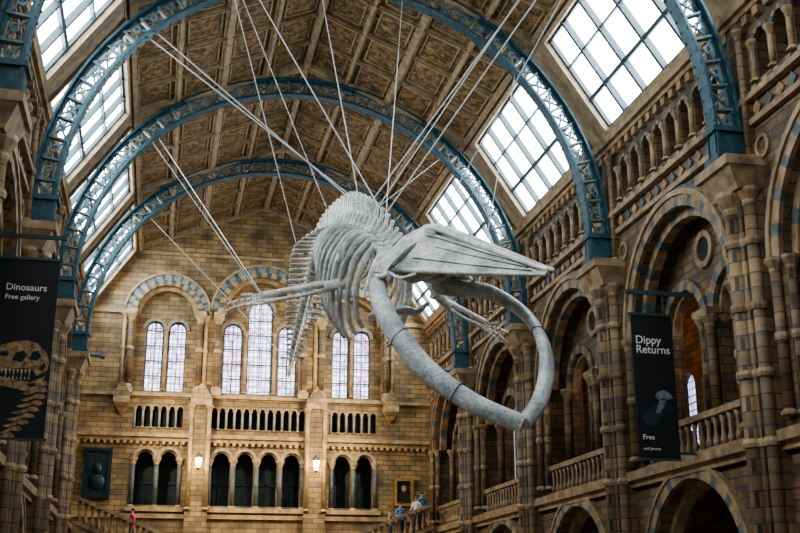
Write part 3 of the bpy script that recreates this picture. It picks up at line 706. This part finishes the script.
# ---------------------------------------------------------------- people
def person(loc,yaw,h,shirt,legs,hair,pose=0):
    e=empty('museum_visitor',loc); e.rotation_euler=(0,0,yaw)
    k=h/1.75
    V=[(0,0,.95,.15,.11),(0,0,1.12,.135,.10),(0,0,1.32,.17,.11),(0,0,1.45,.12,.08),(0,.0,1.52,.055,.055),(0,-.01,1.6,.075,.085),(0,-.01,1.69,.072,.085)]
    Ed=[(0,1),(1,2),(2,3),(3,4),(4,5),(5,6)]
    hands=[]
    for s in (-1,1):
        i=len(V); fwd=-.25 if (pose==1 or s==pose) else -.03
        V+=[(s*.19,0,1.42,.062,.062),(s*.25,.02,1.15,.048,.048),(s*.24,fwd,.93 if fwd>-.1 else 1.08,.032,.032)]
        Ed+=[(3,i),(i,i+1),(i+1,i+2)]; hands.append((s*.24,fwd,.93 if fwd>-.1 else 1.08,s))
        j=len(V); V+=[(s*.1,0,.85,.095,.1),(s*.11,-.02,.5,.062,.065),(s*.11,.02,.09,.04,.042),(s*.12,-.13,.04,.04,.03)]
        Ed+=[(0,j),(j,j+1),(j+1,j+2),(j+2,j+3)]
    me=bpy.data.meshes.new('body'); me.from_pydata([(v[0]*k,v[1]*k,v[2]*k) for v in V],Ed,[])
    o=bpy.data.objects.new('body',me); sc.collection.objects.link(o)
    o.modifiers.new('s','SKIN'); me2=o.data
    for v,sv in zip(V,me2.skin_vertices[0].data): sv.radius=(v[3]*k,v[4]*k)
    me2.skin_vertices[0].data[0].use_root=True
    o.modifiers.new('u','SUBSURF').levels=2
    dg=bpy.context.evaluated_depsgraph_get(); dg.update()
    nm=bpy.data.meshes.new_from_object(o.evaluated_get(dg)); bpy.data.objects.remove(o)
    skin=simple('skin',(.45,.28,.2),.5,var=.1)
    for m in (skin,simple('shirt',shirt,.8,var=.2),simple('trousers',legs,.8,var=.2),simple('shoes',(.03,.03,.03),.5)): nm.materials.append(m)
    for p in nm.polygons:
        z=p.center.z/k; p.use_smooth=True
        p.material_index=0 if z>1.49 else (1 if z>.93 else (2 if z>.08 else 3))
    o=bpy.data.objects.new('body',nm); sc.collection.objects.link(o); o.parent=e
    b=B(); hm=simple('hair',hair,.7); em=simple('eye',(.02,.02,.02),.3)
    rings=[]
    for t in (0.02,.35,.7,1.05,1.4,1.75):
        rings.append([Vector((.085*k*math.sin(t)*math.cos(2*pi*i/12),(.0+.1*math.sin(t)*math.sin(2*pi*i/12)+.015)*k,(1.67+.105*math.cos(t))*k + (.02*k if math.sin(2*pi*i/12)<-.3 and t>1 else 0))) for i in range(12)])
    b.loft(rings,hm)
    for s in (-1,1): ball(b,(s*.03*k,-.092*k,1.645*k),.011*k,em,8); ball(b,(s*.083*k,0,1.63*k),.022*k,skin,8,.4,1,1.4)
    ball(b,(0,-.1*k,1.61*k),.016*k,skin,8,.8,1.2,1.5); ball(b,(0,-.09*k,1.575*k),.02*k,simple('lip',(.35,.12,.1),.5),8,1.2,.5,.35)
    for (x,y,z,s) in hands:
        c=Vector((x,y,z))*k; dn=Vector((0,-.3,-1)).normalized() if y>-.1 else Vector((0,-1,-.2)).normalized()
        b.tube([c-dn*.01,c+dn*.04*k,c+dn*.09*k],[(.022,.028),(.02,.042),(.018,.04)],skin,up=Vector((1,0,0)),n=8)
        ax=Vector((0,1,0)) if y>-.1 else Vector((1,0,0))
        for q,Lf in enumerate((.07,.08,.075,.055)):
            st=c+dn*.085*k+ax*(.03-.02*q)*k; b.tube([st,st+dn*Lf*.5*k,st+dn*Lf*.95*k+Vector((-s*.015,0,0))],[.009,.0085,.006],skin,n=6)
        st=c+dn*.03*k-ax*.035*k; b.tube([st,st+dn*.04*k-ax*.02*k,st+dn*.07*k-ax*.02*k],[.012,.01,.007],skin,n=6)
    b.build('head_and_hands',e)
def stz(x):
    a=abs(x-XC); return 3.5-.16*math.floor((8.0-a)/.4)
for (x,y,yaw,h,c1,c2,hr,po) in ((-1.15,52.3,-1.2,1.74,(.75,.06,.14),(.05,.05,.08),(.03,.02,.015),-1),
    (11.1,52.1,.3,1.74,(.14,.26,.50),(.03,.03,.04),(.05,.03,.02),1),(11.82,51.9,-.5,1.7,(.6,.6,.62),(.04,.05,.08),(.12,.07,.03),1),
    (12.2,52.4,.6,1.8,(.12,.32,.45),(.05,.05,.05),(.02,.02,.02),-1),(10.7,52.6,1.2,1.6,(.35,.3,.25),(.05,.05,.1),(.2,.12,.05),1)):
    person((x,y,stz(x)),yaw,h,c1,c2,hr,po)

# ---------------------------------------------------------------- lamps
def lamp(kind,name,loc,en,col,size=.3,aim=None,ang=80):
    l=bpy.data.lights.new(name,kind); l.energy=en; l.color=col
    l.shadow_soft_size=size
    o=bpy.data.objects.new(name,l); o.location=loc; sc.collection.objects.link(o)
    if kind=='SPOT': l.spot_size=math.radians(ang); l.spot_blend=.8
    if aim: o.rotation_euler=(Vector(aim)-Vector(loc)).to_track_quat('-Z','Y').to_euler()
for s in (-1,1):
    lo=(XC+s*7.3,46.6,10.0)
    b=B(); b.tube([(XC+s*7.7,46.4,9.95),lo,(XC+s*7.1,46.9,10.0)],[.05,.09,.11],M_bar); b.build('added_spot_housing')  # invented housing for the added spot
    lamp('SPOT','end_wall_fill_spot',(XC+s*6.9,47.1,10.0),3000,(1,.80,.52),.15,(XC-s*2.5,54,7.5),100)  # added warm fill that brightens the end wall
for y in (26,34,42):
    b=B(lambda u,w,z:(XC+w,u,z)); b.lathe(y,10.9,[(.05,9.6),(.2,9.4),(.2,9.0),(.05,8.9)],M_orange,8); b.box(y-.02,y+.02,10.88,10.92,9.6,10.6,M_bar); b.build('pendant_lamp')
    lamp('POINT','gallery_light',(XC+10.9,y,8.7),35,(1,.55,.22),.2)

w=bpy.data.worlds.new('World'); sc.world=w; w.use_nodes=True
bg=w.node_tree.nodes['Background']; bg.inputs[0].default_value=(.6,.75,.85,1); bg.inputs[1].default_value=.5
cam=bpy.data.cameras.new('camera'); cam.lens=50; cam.sensor_width=36; cam.clip_end=500
co=bpy.data.objects.new('camera',cam); sc.collection.objects.link(co); sc.camera=co
th=math.radians(17.1); ph=math.radians(12.0)
Fv=Vector((math.sin(ph)*math.cos(th),math.cos(ph)*math.cos(th),math.sin(th)))
co.rotation_euler=Fv.to_track_quat('-Z','Y').to_euler(); co.location=(0,0,0)
